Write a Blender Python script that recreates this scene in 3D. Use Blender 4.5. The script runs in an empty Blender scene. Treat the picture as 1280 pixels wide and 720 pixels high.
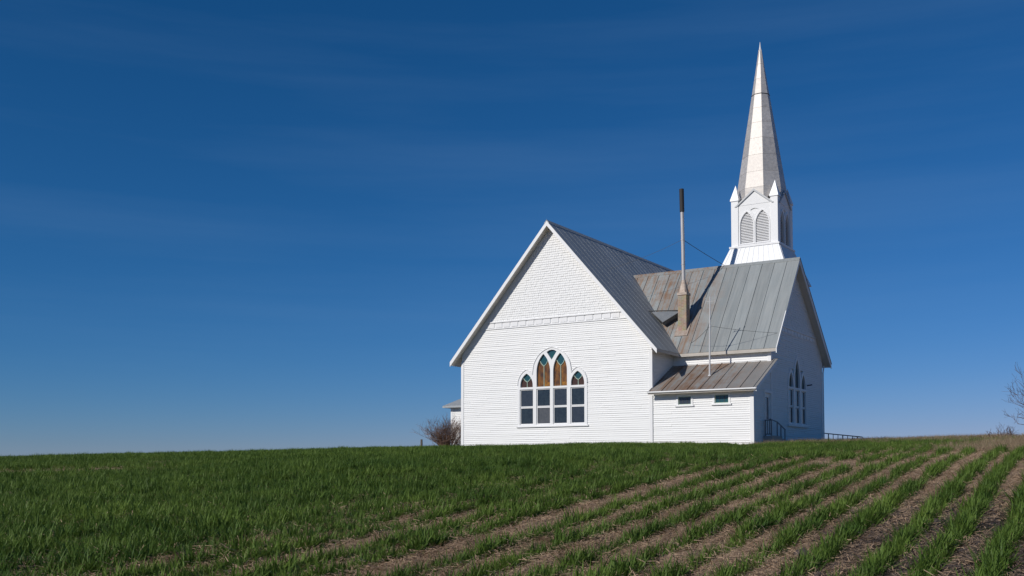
import bpy, math, random
import numpy as np
from mathutils import Vector, Matrix
from mathutils.geometry import tessellate_polygon

random.seed(7); rng = np.random.default_rng(7)
scene = bpy.context.scene
col = scene.collection
R = math.radians

# ------------------------------------------------------------------ camera
CAM = Vector((30.3205, -42.8398, -1.0877)); YAW = 32.4927; PITCH = 2.7174
cd = bpy.data.cameras.new('camera'); cam = bpy.data.objects.new('camera', cd); col.objects.link(cam)
cd.sensor_width = 36; cd.lens = 36.016; cd.shift_y = 0.1272; cd.clip_start = .1; cd.clip_end = 20000
cam.location = CAM; cam.rotation_euler = (R(90 + PITCH), 0, R(YAW))
scene.camera = cam

# ------------------------------------------------------------------ sky and sun
SUN = Vector((-.2860, -.8045, .5205)).normalized()
world = bpy.data.worlds.new('World'); scene.world = world; world.use_nodes = True
nt = world.node_tree; nt.nodes.clear()
def N(t, ty, **kw):
    n = t.nodes.new(ty)
    for k, v in kw.items(): setattr(n, k, v)
    return n
sky = N(nt, 'ShaderNodeTexSky'); sky.sky_type = 'NISHITA'; sky.sun_disc = False
sky.sun_elevation = math.asin(SUN.z); sky.sun_rotation = math.atan2(SUN.x, SUN.y)
sky.altitude = 900; sky.air_density = 1.0; sky.dust_density = 0.0; sky.ozone_density = 6.0
# deep, polarised-looking blue over the whole dome
sep = N(nt, 'ShaderNodeSeparateColor'); cmb0 = N(nt, 'ShaderNodeCombineColor')
def chan(i, gain, power):
    p = N(nt, 'ShaderNodeMath', operation='POWER'); p.inputs[1].default_value = power; g = N(nt, 'ShaderNodeMath', operation='MULTIPLY'); g.inputs[1].default_value = gain
    nt.links.new(sep.outputs[i], p.inputs[0]); nt.links.new(p.outputs[0], g.inputs[0]); nt.links.new(g.outputs[0], cmb0.inputs[i])
chan(0, .155, 1.60); chan(1, .56, .95); chan(2, .84, .95)
bg = N(nt, 'ShaderNodeBackground'); bg.inputs[1].default_value = .084
out = N(nt, 'ShaderNodeOutputWorld')
# thin high cirrus: long level streaks, very faint
tc = N(nt, 'ShaderNodeTexCoord'); mp = N(nt, 'ShaderNodeMapping'); mp.inputs['Scale'].default_value = (.7, .7, 9)
nz = N(nt, 'ShaderNodeTexNoise'); nz.inputs['Scale'].default_value = 1.6; nz.inputs['Detail'].default_value = 7; nz.inputs['Roughness'].default_value = .55
rp = N(nt, 'ShaderNodeMapRange'); rp.inputs[1].default_value = .47; rp.inputs[2].default_value = .8; rp.inputs[3].default_value = 0; rp.inputs[4].default_value = .10
mx = N(nt, 'ShaderNodeMix', data_type='RGBA'); mx.inputs[7].default_value = (2.6, 4.2, 6.6, 1)
L = nt.links.new
L(sky.outputs[0], sep.inputs[0]); L(tc.outputs['Generated'], mp.inputs[0]); L(mp.outputs[0], nz.inputs['Vector'])
L(nz.outputs[0], rp.inputs[0]); L(rp.outputs[0], mx.inputs[0]); L(cmb0.outputs[0], mx.inputs[6]); L(mx.outputs[2], bg.inputs[0]); L(bg.outputs[0], out.inputs[0])
sl = bpy.data.lights.new('sun', 'SUN'); sl.energy = 3.6; sl.angle = R(.53); sl.color = (1, .955, .89)
so = bpy.data.objects.new('sun', sl); col.objects.link(so); so.rotation_euler = (-SUN).to_track_quat('-Z', 'Y').to_euler(); so.location = (-20, -60, 40)
scene.view_settings.view_transform = 'Standard'; scene.view_settings.look = 'None'
scene.view_settings.exposure = 0.0; scene.view_settings.gamma = 1

# ------------------------------------------------------------------ materials
def mat(name, color, rough=.6, metal=0, noise=None, bump=None, spec=.5):
    """noise=(scale, amount, colour2, coord) mixes a second colour; bump=(scale, strength)"""
    m = bpy.data.materials.new(name); m.use_nodes = True; t = m.node_tree
    b = t.nodes['Principled BSDF']; b.inputs['Base Color'].default_value = (*color, 1); b.inputs['Roughness'].default_value = rough
    b.inputs['Metallic'].default_value = metal; b.inputs['Specular IOR Level'].default_value = spec
    if noise:
        sc, amt, c2 = noise[:3]
        g = N(t, 'ShaderNodeNewGeometry'); mpp = N(t, 'ShaderNodeMapping'); mpp.inputs['Scale'].default_value = noise[3] if len(noise) > 3 else (1, 1, 1)
        n = N(t, 'ShaderNodeTexNoise'); n.inputs['Scale'].default_value = sc; n.inputs['Detail'].default_value = 6; n.inputs['Roughness'].default_value = .65
        r = N(t, 'ShaderNodeMapRange'); r.inputs[1].default_value = .35; r.inputs[2].default_value = .75; r.inputs[4].default_value = amt
        x = N(t, 'ShaderNodeMix', data_type='RGBA'); x.inputs[6].default_value = (*color, 1); x.inputs[7].default_value = (*c2, 1)
        t.links.new(g.outputs['Position'], mpp.inputs[0]); t.links.new(mpp.outputs[0], n.inputs['Vector']); t.links.new(n.outputs[0], r.inputs[0])
        t.links.new(r.outputs[0], x.inputs[0]); t.links.new(x.outputs[2], b.inputs['Base Color'])
    if bump:
        g = N(t, 'ShaderNodeNewGeometry'); n = N(t, 'ShaderNodeTexNoise'); n.inputs['Scale'].default_value = bump[0]; n.inputs['Detail'].default_value = 4
        bb = N(t, 'ShaderNodeBump'); bb.inputs['Strength'].default_value = bump[1]; bb.inputs['Distance'].default_value = .02
        t.links.new(g.outputs['Position'], n.inputs['Vector']); t.links.new(n.outputs[0], bb.inputs['Height']); t.links.new(bb.outputs[0], b.inputs['Normal'])
    return m

def roof_metal(name, rust, rust_x=None, base=(.27, .29, .30)):
    """galvanised sheet: dull grey, streaks down the slope, rust blotches; panel-local x across, y up the slope"""
    m = bpy.data.materials.new(name); m.use_nodes = True; t = m.node_tree; lk = t.links.new
    b = t.nodes['Principled BSDF']; b.inputs['Metallic'].default_value = .35
    tcn = N(t, 'ShaderNodeTexCoord'); oi = N(t, 'ShaderNodeObjectInfo'); geo = N(t, 'ShaderNodeNewGeometry')
    ad = N(t, 'ShaderNodeVectorMath', operation='ADD'); cmb = N(t, 'ShaderNodeCombineXYZ')
    ml = N(t, 'ShaderNodeMath', operation='MULTIPLY'); ml.inputs[1].default_value = 37
    lk(oi.outputs['Random'], ml.inputs[0]); lk(ml.outputs[0], cmb.inputs[0]); lk(ml.outputs[0], cmb.inputs[2])
    lk(tcn.outputs['Object'], ad.inputs[0]); lk(cmb.outputs[0], ad.inputs[1])
    m1 = N(t, 'ShaderNodeMapping'); m1.inputs['Scale'].default_value = (9, .55, 9); lk(ad.outputs[0], m1.inputs[0])
    n1 = N(t, 'ShaderNodeTexNoise'); n1.inputs['Scale'].default_value = 1; n1.inputs['Detail'].default_value = 6; lk(m1.outputs[0], n1.inputs['Vector'])
    n2 = N(t, 'ShaderNodeTexNoise'); n2.inputs['Scale'].default_value = 1.1; n2.inputs['Detail'].default_value = 8; n2.inputs['Roughness'].default_value = .7; lk(geo.outputs['Position'], n2.inputs['Vector'])
    mixg = N(t, 'ShaderNodeMix', data_type='RGBA'); mixg.inputs[6].default_value = (*[c * .72 for c in base], 1); mixg.inputs[7].default_value = (*[min(1, c * 1.3) for c in base], 1)
    lk(n1.outputs[0], mixg.inputs[0])
    # panel to panel
    hs = N(t, 'ShaderNodeHueSaturation'); mr = N(t, 'ShaderNodeMapRange'); mr.inputs[3].default_value = .9; mr.inputs[4].default_value = 1.09
    lk(oi.outputs['Random'], mr.inputs[0]); lk(mr.outputs[0], hs.inputs['Value']); lk(mixg.outputs[2], hs.inputs['Color'])
    # rust
    add = N(t, 'ShaderNodeMath', operation='ADD'); lk(n1.outputs[0], add.inputs[0]); lk(n2.outputs[0], add.inputs[1])
    r = N(t, 'ShaderNodeMapRange'); r.inputs[1].default_value = 1.28 - .42 * rust; r.inputs[2].default_value = 1.62 - .42 * rust; r.inputs[4].default_value = .9 if rust else 0
    lk(add.outputs[0], r.inputs[0]); fac = r.outputs[0]
    if rust_x:
        sx = N(t, 'ShaderNodeSeparateXYZ'); lk(geo.outputs['Position'], sx.inputs[0])
        fx = N(t, 'ShaderNodeMapRange'); fx.interpolation_type = 'SMOOTHSTEP'; fx.inputs[1].default_value = rust_x[0]; fx.inputs[2].default_value = rust_x[1]; fx.inputs[3].default_value = 1; fx.inputs[4].default_value = .08
        lk(sx.outputs['X'], fx.inputs[0]); mm = N(t, 'ShaderNodeMath', operation='MULTIPLY'); lk(fac, mm.inputs[0]); lk(fx.outputs[0], mm.inputs[1]); fac = mm.outputs[0]
    rc = N(t, 'ShaderNodeMix', data_type='RGBA'); rc.inputs[6].default_value = (.30, .19, .11, 1); rc.inputs[7].default_value = (.17, .075, .035, 1); lk(n2.outputs[0], rc.inputs[0])
    fin = N(t, 'ShaderNodeMix', data_type='RGBA'); lk(fac, fin.inputs[0]); lk(hs.outputs[0], fin.inputs[6]); lk(rc.outputs[2], fin.inputs[7]); lk(fin.outputs[2], b.inputs['Base Color'])
    rr = N(t, 'ShaderNodeMapRange'); rr.inputs[3].default_value = .48; rr.inputs[4].default_value = .72; lk(n1.outputs[0], rr.inputs[0]); lk(rr.outputs[0], b.inputs['Roughness'])
    bp = N(t, 'ShaderNodeBump'); bp.inputs['Strength'].default_value = .4; bp.inputs['Distance'].default_value = .03
    m3 = N(t, 'ShaderNodeMapping'); m3.inputs['Scale'].default_value = (3, .9, 3); lk(ad.outputs[0], m3.inputs[0])
    n3 = N(t, 'ShaderNodeTexNoise'); n3.inputs['Scale'].default_value = 1.2; lk(m3.outputs[0], n3.inputs['Vector']); lk(n3.outputs[0], bp.inputs['Height']); lk(bp.outputs[0], b.inputs['Normal'])
    return m

M = {}
M['paint'] = mat('white_paint', (.80, .80, .80), .55, noise=(.8, .35, (.68, .67, .65), (1, 1, .5)))
M['siding'] = mat('white_siding_paint', (.80, .80, .79), .6, noise=(2.2, .5, (.66, .655, .64), (.35, .35, 9)))
M['shingle'] = mat('white_shingle_paint', (.79, .79, .78), .6, noise=(9, .5, (.66, .66, .65)))
M['soffit'] = mat('soffit_boards', (.60, .56, .50), .7, noise=(2, .4, (.48, .45, .4)))
M['roofA'] = roof_metal('galvanised_roof_sheet_main', .12, base=(.33, .35, .36))
M['roofB'] = roof_metal('galvanised_roof_sheet_wing', 1.05, (10.8, 13.0), base=(.30, .325, .325))
M['roofP'] = roof_metal('galvanised_roof_sheet_porch', 1.1, (12.6, 16.4), base=(.33, .325, .31))
M['aged2'] = mat('grey_metal_edging', (.40, .41, .42), .55, .2)
M['lead'] = mat('dull_lead_sheet', (.10, .115, .135), .5, .3, noise=(4, .6, (.2, .21, .22)))
M['aged'] = mat('weathered_eave_paint', (.50, .46, .41), .7, noise=(2.5, .6, (.34, .30, .26), (1, 1, 2)))
M['skirt'] = mat('white_metal_skirt', (.74, .75, .76), .45, .1, noise=(3, .4, (.6, .61, .62), (3, 3, .4)))
def spire_mat():
    m = roof_metal('silver_painted_spire_sheet', .1, base=(.54, .51, .48)); m.node_tree.nodes['Principled BSDF'].inputs['Metallic'].default_value = .45
    return m
M['spire'] = spire_mat()
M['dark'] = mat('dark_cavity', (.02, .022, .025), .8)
M['black_metal'] = mat('dark_iron', (.03, .032, .036), .5, .4)
M['seam_dark'] = mat('tarred_joint', (.05, .05, .052), .7)
M['glass'] = mat('dusty_blue_glass', (.022, .031, .046), .22, noise=(14, .7, (.055, .068, .085)), bump=(30, .05), spec=.6)
M['glass2'] = mat('dusty_grey_glass', (.06, .065, .075), .3, noise=(12, .8, (.12, .125, .13)), spec=.6)
M['teal'] = mat('teal_stained_glass', (.015, .085, .085), .2, noise=(8, .6, (.03, .05, .11)), spec=.5)
M['brown'] = mat('brown_stained_glass', (.055, .028, .018), .2, noise=(9, .6, (.10, .045, .02)), spec=.5)
M['amber'] = mat('amber_glass_lit_through', (.40, .18, .015), .25, noise=(5, 1.0, (.07, .03, .015)), spec=.5)  # glow of daylight coming through the stained glass, painted into its colour
M['glass3'] = mat('dark_teal_glass', (.014, .022, .032), .16, noise=(11, .8, (.04, .058, .068)), bump=(18, .08), spec=.6)
M['glass4'] = mat('dark_window_glass', (.006, .008, .012), .12, spec=.3)
M['mottled'] = mat('brown_glass_amber_light', (.05, .026, .017), .2, noise=(5.5, 1.0, (.36, .15, .018), (1, 1, .45)), spec=.5)  # warm blotches paint light showing through the brown glass
M['came'] = mat('pale_green_lead_came', (.42, .52, .42), .5)
M['brickc'] = None
def brick_mat():
    m = bpy.data.materials.new('buff_chimney_brick'); m.use_nodes = True; t = m.node_tree; b = t.nodes['Principled BSDF']
    g = N(t, 'ShaderNodeNewGeometry'); br = N(t, 'ShaderNodeTexBrick'); br.inputs['Scale'].default_value = 1
    br.inputs['Color1'].default_value = (.50, .37, .26, 1); br.inputs['Color2'].default_value = (.42, .30, .20, 1); br.inputs['Mortar'].default_value = (.52, .44, .35, 1)
    br.inputs['Brick Width'].default_value = .21; br.inputs['Row Height'].default_value = .075; br.inputs['Mortar Size'].default_value = .008
    sx = N(t, 'ShaderNodeSeparateXYZ'); cm = N(t, 'ShaderNodeCombineXYZ'); ad = N(t, 'ShaderNodeMath', operation='ADD')
    t.links.new(g.outputs['Position'], sx.inputs[0]); t.links.new(sx.outputs[0], ad.inputs[0]); t.links.new(sx.outputs[1], ad.inputs[1]); t.links.new(ad.outputs[0], cm.inputs[0]); t.links.new(sx.outputs[2], cm.inputs[1])
    t.links.new(cm.outputs[0], br.inputs['Vector']); n = N(t, 'ShaderNodeTexNoise'); n.inputs['Scale'].default_value = 3
    x = N(t, 'ShaderNodeMix', data_type='RGBA', blend_type='MULTIPLY'); x.inputs[0].default_value = .6; t.links.new(br.outputs[0], x.inputs[6]); t.links.new(g.outputs['Position'], n.inputs['Vector']); t.links.new(n.outputs[1], x.inputs[7])
    t.links.new(x.outputs[2], b.inputs['Base Color']); b.inputs['Roughness'].default_value = .85
    return m
M['brick'] = brick_mat()
M['pipe'] = mat('galvanised_flue', (.52, .50, .49), .45, .3, noise=(3, .5, (.33, .27, .22), (4, 4, .8)))
M['pipe_dark'] = mat('sooty_flue', (.022, .02, .02), .7)
M['flash'] = mat('weathered_flashing', (.42, .36, .31), .6, .2, noise=(6, .7, (.2, .11, .06)))
M['concrete'] = mat('concrete', (.36, .35, .33), .9, noise=(4, .5, (.25, .24, .22)))
M['rail'] = mat('dark_painted_rail', (.15, .16, .18), .6)
M['wire'] = mat('wire', (.05, .05, .05), .6, .5)
M['mast'] = mat('mast_tube', (.62, .61, .60), .45, .2)
M['post'] = mat('weathered_wood', (.10, .085, .07), .9, noise=(8, .6, (.2, .17, .14), (4, 4, .5)))
M['bark'] = mat('red_brown_twigs', (.17, .10, .072), .85, noise=(6, .6, (.28, .18, .13)))
M['bark2'] = mat('grey_brown_bark', (.075, .042, .038), .85, noise=(6, .5, (.13, .08, .07)))

# ------------------------------------------------------------------ mesh helpers
class MB:
    def __init__(s): s.v = []; s.f = []
    def add(s, vs, fs):
        o = len(s.v); s.v += [tuple(p) for p in vs]; s.f += [tuple(i + o for i in f) for f in fs]; return s
    def hexa(s, p):   # 8 points: bottom quad then top quad
        return s.add(p, [(3, 2, 1, 0), (4, 5, 6, 7), (0, 1, 5, 4), (1, 2, 6, 5), (2, 3, 7, 6), (3, 0, 4, 7)])
    def box(s, x0, x1, y0, y1, z0, z1):
        return s.hexa([(x0, y0, z0), (x1, y0, z0), (x1, y1, z0), (x0, y1, z0), (x0, y0, z1), (x1, y0, z1), (x1, y1, z1), (x0, y1, z1)])
    def fbox(s, F, a0, a1, b0, b1, c0, c1):
        return s.hexa([F(a0, b0, c0), F(a1, b0, c0), F(a1, b1, c0), F(a0, b1, c0), F(a0, b0, c1), F(a1, b0, c1), F(a1, b1, c1), F(a0, b1, c1)])
    def prism(s, loops, F, c0, c1):
        """extruded outline with holes; loops of 2-D points (a,b), F(a,b,c) -> world"""
        flat = [p for l in loops for p in l]
        tris = tessellate_polygon([[Vector((p[0], p[1], 0)) for p in l] for l in loops])
        o = len(s.v); n = len(flat)
        s.v += [tuple(F(p[0], p[1], c0)) for p in flat] + [tuple(F(p[0], p[1], c1)) for p in flat]
        for t in tris:
            s.f.append((o + t[0], o + t[1], o + t[2])); s.f.append((o + n + t[2], o + n + t[1], o + n + t[0]))
        k = 0
        for l in loops:
            m = len(l)
            for i in range(m):
                j = (i + 1) % m; s.f.append((o + k + i, o + k + j, o + n + k + j, o + n + k + i))
            k += m
        return s
    def tube(s, pts, rad, seg=6, cap=True):
        pts = [Vector(p) for p in pts]; rad = rad if hasattr(rad, '__len__') else [rad] * len(pts)
        o = len(s.v)
        for i, p in enumerate(pts):
            d = (pts[min(i + 1, len(pts) - 1)] - pts[max(i - 1, 0)]).normalized()
            u = d.orthogonal().normalized() if i == 0 else (u - d * u.dot(d)).normalized(); w_ = d.cross(u)
            for k in range(seg):
                a = 2 * math.pi * k / seg; s.v.append(tuple(p + (u * math.cos(a) + w_ * math.sin(a)) * rad[i]))
        for i in range(len(pts) - 1):
            for k in range(seg):
                k2 = (k + 1) % seg; s.f.append((o + i * seg + k, o + i * seg + k2, o + (i + 1) * seg + k2, o + (i + 1) * seg + k))
        if cap:
            s.f.append(tuple(o + k for k in reversed(range(seg)))); e = o + (len(pts) - 1) * seg; s.f.append(tuple(e + k for k in range(seg)))
        return s
    def mesh(s, name, m, off=(0, 0, 0), smooth=False, fix=True):
        me = bpy.data.meshes.new(name); v = [(a - off[0], b - off[1], c - off[2]) for a, b, c in s.v]
        me.from_pydata(v, [], s.f)
        if fix:
            import bmesh
            bm = bmesh.new(); bm.from_mesh(me); bmesh.ops.recalc_face_normals(bm, faces=bm.faces); bm.to_mesh(me); bm.free()
        if smooth: me.polygons.foreach_set('use_smooth', [True] * len(me.polygons))
        me.materials.append(m); me.update(); return me
    def build(s, name, m, parent=None, kind=None, smooth=False, fix=True):
        off = Vector((0, 0, 0)); p = parent
        while p is not None: off += p.location; p = p.parent
        o = bpy.data.objects.new(name, s.mesh(name, m, off, smooth, fix)); col.objects.link(o); o.parent = parent
        if kind: o['kind'] = kind
        return o
def tag(o, label, cat, group=None, kind=None):
    o['label'] = label; o['category'] = cat
    if group: o['group'] = group
    if kind: o['kind'] = kind
    return o
def empty(name, loc=(0, 0, 0)):
    o = bpy.data.objects.new(name, None); col.objects.link(o); o.location = loc; o.empty_display_size = .3; return o
def frame(O, e, s, n):
    O, e, s, n = Vector(O), Vector(e), Vector(s), Vector(n)
    f = lambda a, b, c: O + e * a + s * b + n * c
    f.axes = (O, e, s, n); return f
X, Y, Z = Vector((1, 0, 0)), Vector((0, 1, 0)), Vector((0, 0, 1))

# ------------------------------------------------------------------ terrain
YR = R(YAW); FW = np.array([-math.sin(YR), math.cos(YR)]); RT = np.array([math.cos(YR), math.sin(YR)]); C2 = np.array([CAM.x, CAM.y])
def camxd(x, y):
    dx, dy = np.asarray(x) - C2[0], np.asarray(y) - C2[1]; return dx * RT[0] + dy * RT[1], dx * FW[0] + dy * FW[1]
def vnoise(x, y, s, seed):
    """smooth value noise"""
    g = np.random.default_rng(seed).random((256, 256)); x = np.asarray(x) / s; y = np.asarray(y) / s
    xi = np.floor(x).astype(int); yi = np.floor(y).astype(int); fx = x - xi; fy = y - yi; fx = fx * fx * (3 - 2 * fx); fy = fy * fy * (3 - 2 * fy)
    a = g[xi % 256, yi % 256]; b = g[(xi + 1) % 256, yi % 256]; c = g[xi % 256, (yi + 1) % 256]; d = g[(xi + 1) % 256, (yi + 1) % 256]
    return (a * (1 - fx) + b * fx) * (1 - fy) + (c * (1 - fx) + d * fx) * fy
ROW = .58
# drill rows, measured across the slope 9 m up the hill (m); a few spouts were blocked and left wider gaps
VROWS = np.array(sorted(list(-4.66 - .46 * np.arange(98)) + [-3.95, -3.33, -2.62, -2.08, -1.22, -.55, .12, .76, 1.32, 1.88, 2.46, 3.12, 3.62, 4.2] + list(4.85 + .62 * np.arange(14))))
def rowdist(v):
    v = np.asarray(v, float); i = np.clip(np.searchsorted(VROWS, v), 1, len(VROWS) - 1); return np.minimum(np.abs(v - VROWS[i - 1]), np.abs(v - VROWS[i]))
def rowcoord(Xc, D):
    """drill-row coordinate: rows run up the hill, fanning slightly"""
    Xc = np.asarray(Xc, float); D = np.asarray(D, float); d9 = D - 9
    v = (Xc - .50 * d9) / (1 + .013 * d9)
    return np.where(np.abs(1 + .013 * d9) < .2, Xc, v)
HEAD_Y = -10.6
def headland(x, y): return (np.asarray(y) > HEAD_Y + .5 * np.sin(np.asarray(x) * .9)) & (np.asarray(x) > -1.5)
def ground_z(x, y, fine=True):
    Xc, D = camxd(x, y); b = .00064
    q = np.where(D > 90, b * 8100 + 2 * b * 90 * (D - 90), np.where(D < -40, b * 1600 - 2 * b * 40 * (D + 40), b * D * D))
    z = CAM.z - 1.79 + .0865 * D + .0265 * 90 * np.tanh(Xc / 90) - q
    z = z + .10 * (vnoise(x, y, 7.5, 3) - .5) * np.clip(D / 30, 0, 1) 
    sm = lambda a, b, t: (lambda u: u * u * (3 - 2 * u))(np.clip((t - a) / (b - a), 0, 1))
    z = z - .17 * sm(9, 17, np.asarray(x)) * (1 - sm(20, 34, np.asarray(x))) * sm(-20, -9, np.asarray(y))
    if fine:
        z = z + .05 * (vnoise(x, y, .9, 4) - .5) + .045 * (vnoise(x, y, .27, 5) - .5)
        rd = np.clip(rowdist(rowcoord(Xc, D)) / .28, 0, 1); rd = np.where(headland(x, y), .5, rd * rd * (3 - 2 * rd))
        near = (D < 60) & (D > 3)
        z = z + np.where(near, .055 * rd - .025, 0)
    return z
fx = np.arange(-32, 46, .115); fy = np.arange(-42, 3, .115)
far = np.array([1, 2.5, 5, 9, 15, 25, 40, 70, 120, 220, 400, 800, 1600, 3000])
xs = np.concatenate([fx[0] - far[::-1], fx, fx[-1] + far]); ys = np.concatenate([fy[0] - far[::-1], fy, fy[-1] + np.arange(1, 25, 1.), fy[-1] + 24 + far])
GX, GY = np.meshgrid(xs, ys, indexing='ij'); GZ = ground_z(GX, GY)
edge = (GX < fx[0] - 3) | (GX > fx[-1] + 3) | (GY < fy[0] - 3) | (GY > fy[-1] + 3); GZ = np.where(edge, ground_z(GX, GY, False), GZ)
nx, ny = GX.shape; vv = np.stack([GX, GY, GZ], -1).reshape(-1, 3); idx = np.arange(nx * ny).reshape(nx, ny)
qd = np.stack([idx[:-1, :-1], idx[1:, :-1], idx[1:, 1:], idx[:-1, 1:]], -1).reshape(-1, 4)
gm = bpy.data.meshes.new('field'); gm.vertices.add(len(vv)); gm.vertices.foreach_set('co', vv.astype(np.float32).ravel())
gm.loops.add(len(qd) * 4); gm.loops.foreach_set('vertex_index', qd.astype(np.int32).ravel()); gm.polygons.add(len(qd))
gm.polygons.foreach_set('loop_start', np.arange(0, len(qd) * 4, 4, dtype=np.int32)); gm.polygons.foreach_set('loop_total', np.full(len(qd), 4, np.int32))
gm.polygons.foreach_set('use_smooth', np.ones(len(qd), bool)); gm.update(calc_edges=True)
def soil_mat():
    m = bpy.data.materials.new('tilled_soil_and_straw'); m.use_nodes = True; t = m.node_tree; lk = t.links.new; b = t.nodes['Principled BSDF']; b.inputs['Roughness'].default_value = .95; b.inputs['Specular IOR Level'].default_value = .2
    g = N(t, 'ShaderNodeNewGeometry')
    def noise(sc, det, rough=.6):
        n = N(t, 'ShaderNodeTexNoise'); n.inputs['Scale'].default_value = sc; n.inputs['Detail'].default_value = det; n.inputs['Roughness'].default_value = rough; lk(g.outputs['Position'], n.inputs['Vector']); return n.outputs[0]
    def ramp(i, a, b_, lo=0., hi=1.):
        r = N(t, 'ShaderNodeMapRange'); r.inputs[1].default_value = a; r.inputs[2].default_value = b_; r.inputs[3].default_value = lo; r.inputs[4].default_value = hi; lk(i, r.inputs[0]); return r.outputs[0]
    def mix(f, a, b_):
        x = N(t, 'ShaderNodeMix', data_type='RGBA'); lk(f, x.inputs[0])
        for s_, q in ((6, a), (7, b_)):
            if isinstance(q, tuple): x.inputs[s_].default_value = (*q, 1)
            else: lk(q, x.inputs[s_])
        return x.outputs[2]
    soil = mix(ramp(noise(26, 6, .7), .3, .7), (.030, .024, .022), (.085, .068, .062))
    straw = mix(ramp(noise(60, 5, .75), .3, .7), (.23, .15, .092), (.60, .425, .285))
    big = noise(.35, 3); sp = N(t, 'ShaderNodeAttribute', attribute_name='straw')
    ad = N(t, 'ShaderNodeMath', operation='ADD'); lk(ramp(noise(4.5, 6, .7), .25, .75, -.5, .5), ad.inputs[0]); lk(sp.outputs['Fac'], ad.inputs[1])
    c = mix(ramp(ad.outputs[0], .35, .65), soil, straw); lk(c, b.inputs['Base Color'])
    bp = N(t, 'ShaderNodeBump'); bp.inputs['Strength'].default_value = 1; bp.inputs['Distance'].default_value = .08; lk(noise(14, 9, .78), bp.inputs['Height']); lk(bp.outputs[0], b.inputs['Normal'])
    return m
def straw_amount(x, y):
    """how much of last year's stubble covers the soil: less where the near right corner was worked bare"""
    Xc, D = camxd(x, y); s = .86 + .4 * (vnoise(x, y, 5, 11) - .5)
    bare = np.clip((Xc - .28 * D + .4) / 1.2, 0, 1) * np.clip((17 - D) / 5, 0, 1)
    return np.clip(s - .60 * bare, 0, 1)
at = gm.attributes.new('straw', 'FLOAT', 'POINT'); at.data.foreach_set('value', straw_amount(GX, GY).astype(np.float32).ravel())
gm.materials.append(soil_mat()); field = bpy.data.objects.new('field', gm); col.objects.link(field); field['kind'] = 'structure'

# ------------------------------------------------------------------ church: dimensions (m)
w = 10.625; LA = 16.0
zrA, oA, eA, zeA = 10.8435, .4565, .4417, 4.2839
yB, xB, wB, zrB, zeB, gB, eB, yr = 2.5954, 15.3763, 7.9556, 8.9416, 4.2729, .3872, .4873, 5.7731
zpe, zpt, op, gp = 2.339, 3.8179, .3542, .2857
yR = yB + wB; yW = yB - .2; BASE = -.7
sA = (zrA - zeA) / (w / 2 + eA); sBf = (zrB - zeB) / (yr - (yB - eB)); sBr = (zrB - zeB) / (yR + eB - yr); sP = (zpt - zpe) / (yB + op)
church = tag(empty('church'), 'white clapboard country church with grey metal roofs and tall pointed steeple on the hill', 'church')

# --- wall cores (behind the siding)
F_xz = frame((0, 0, 0), X, Z, Y); F_yz = frame((0, 0, 0), Y, Z, X); I = .1
MB().prism([[(I, BASE), (w - I, BASE), (w - I, zeA), (w / 2, zrA - .35), (I, zeA)]], F_xz, I, LA).build('wall', M['paint'], church)
MB().prism([[(yB + I, BASE), (yR - I, BASE), (yR - I, zeB + .2), (yr, zrB - .35), (yB + I, zeB + .3)]], F_yz, 6.2, xB - I).build('wall', M['paint'], church)
MB().prism([[(I + .02, BASE), (yB + .05, BASE), (yB + .05, zpt - .2), (I + .02, zpe + .1)]], F_yz, w - .3, xB - I).build('wall', M['paint'], church)

# --- siding boards
EXPO = .096
def siding(name, F, left, right, z0, z1, holes=(), m=None):
    mb = MB(); z = z0; rr = random.Random(sum(map(ord, name)) + int(z0 * 10) + 5)
    while z < z1 - .01:
        zt = min(z + EXPO, z1); zm = (z + zt) / 2
        iv = [(left(z), right(z), left(zt), right(zt))]
        for h in holes:
            for a, b in h(zm):
                nv = []
                for (l0, r0, l1, r1) in iv:
                    if b <= l0 or a >= r0: nv.append((l0, r0, l1, r1)); continue
                    if a > l0: nv.append((l0, a, l1, a))
                    if b < r0: nv.append((b, r0, b, r1))
                iv = nv
        for (l0, r0, l1, r1) in iv:
            if r0 - l0 < .03: continue
            cuts = [0, 1]
            if r0 - l0 > 3: cuts = [0] + sorted(rr.uniform(.15, .85) for _ in range(int((r0 - l0) / 4) + 1)) + [1]
            for k in range(len(cuts) - 1):
                c0, c1 = cuts[k], cuts[k + 1]; j = rr.uniform(-.004, .006); g0 = .0015 if k else 0
                a0, a1 = l0 + (r0 - l0) * c0 + g0, l0 + (r0 - l0) * c1; b0, b1 = l1 + (r1 - l1) * c0 + g0, l1 + (r1 - l1) * c1
                e0, e1 = rr.uniform(-.005, .003), rr.uniform(-.005, .003); mb.hexa([F(a0, z + e0, -.1), F(a1, z + e1, -.1), F(b1, zt, -.1), F(b0, zt, -.1), F(a0, z + e0, .026 + j), F(a1, z + e1, .026 + j + rr.uniform(-.004, .004)), F(b1, zt, .002 + j), F(b0, zt, .002 + j)])
        z = zt
    return mb.build('siding', m or M['siding'], church, 'stuff')
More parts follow.
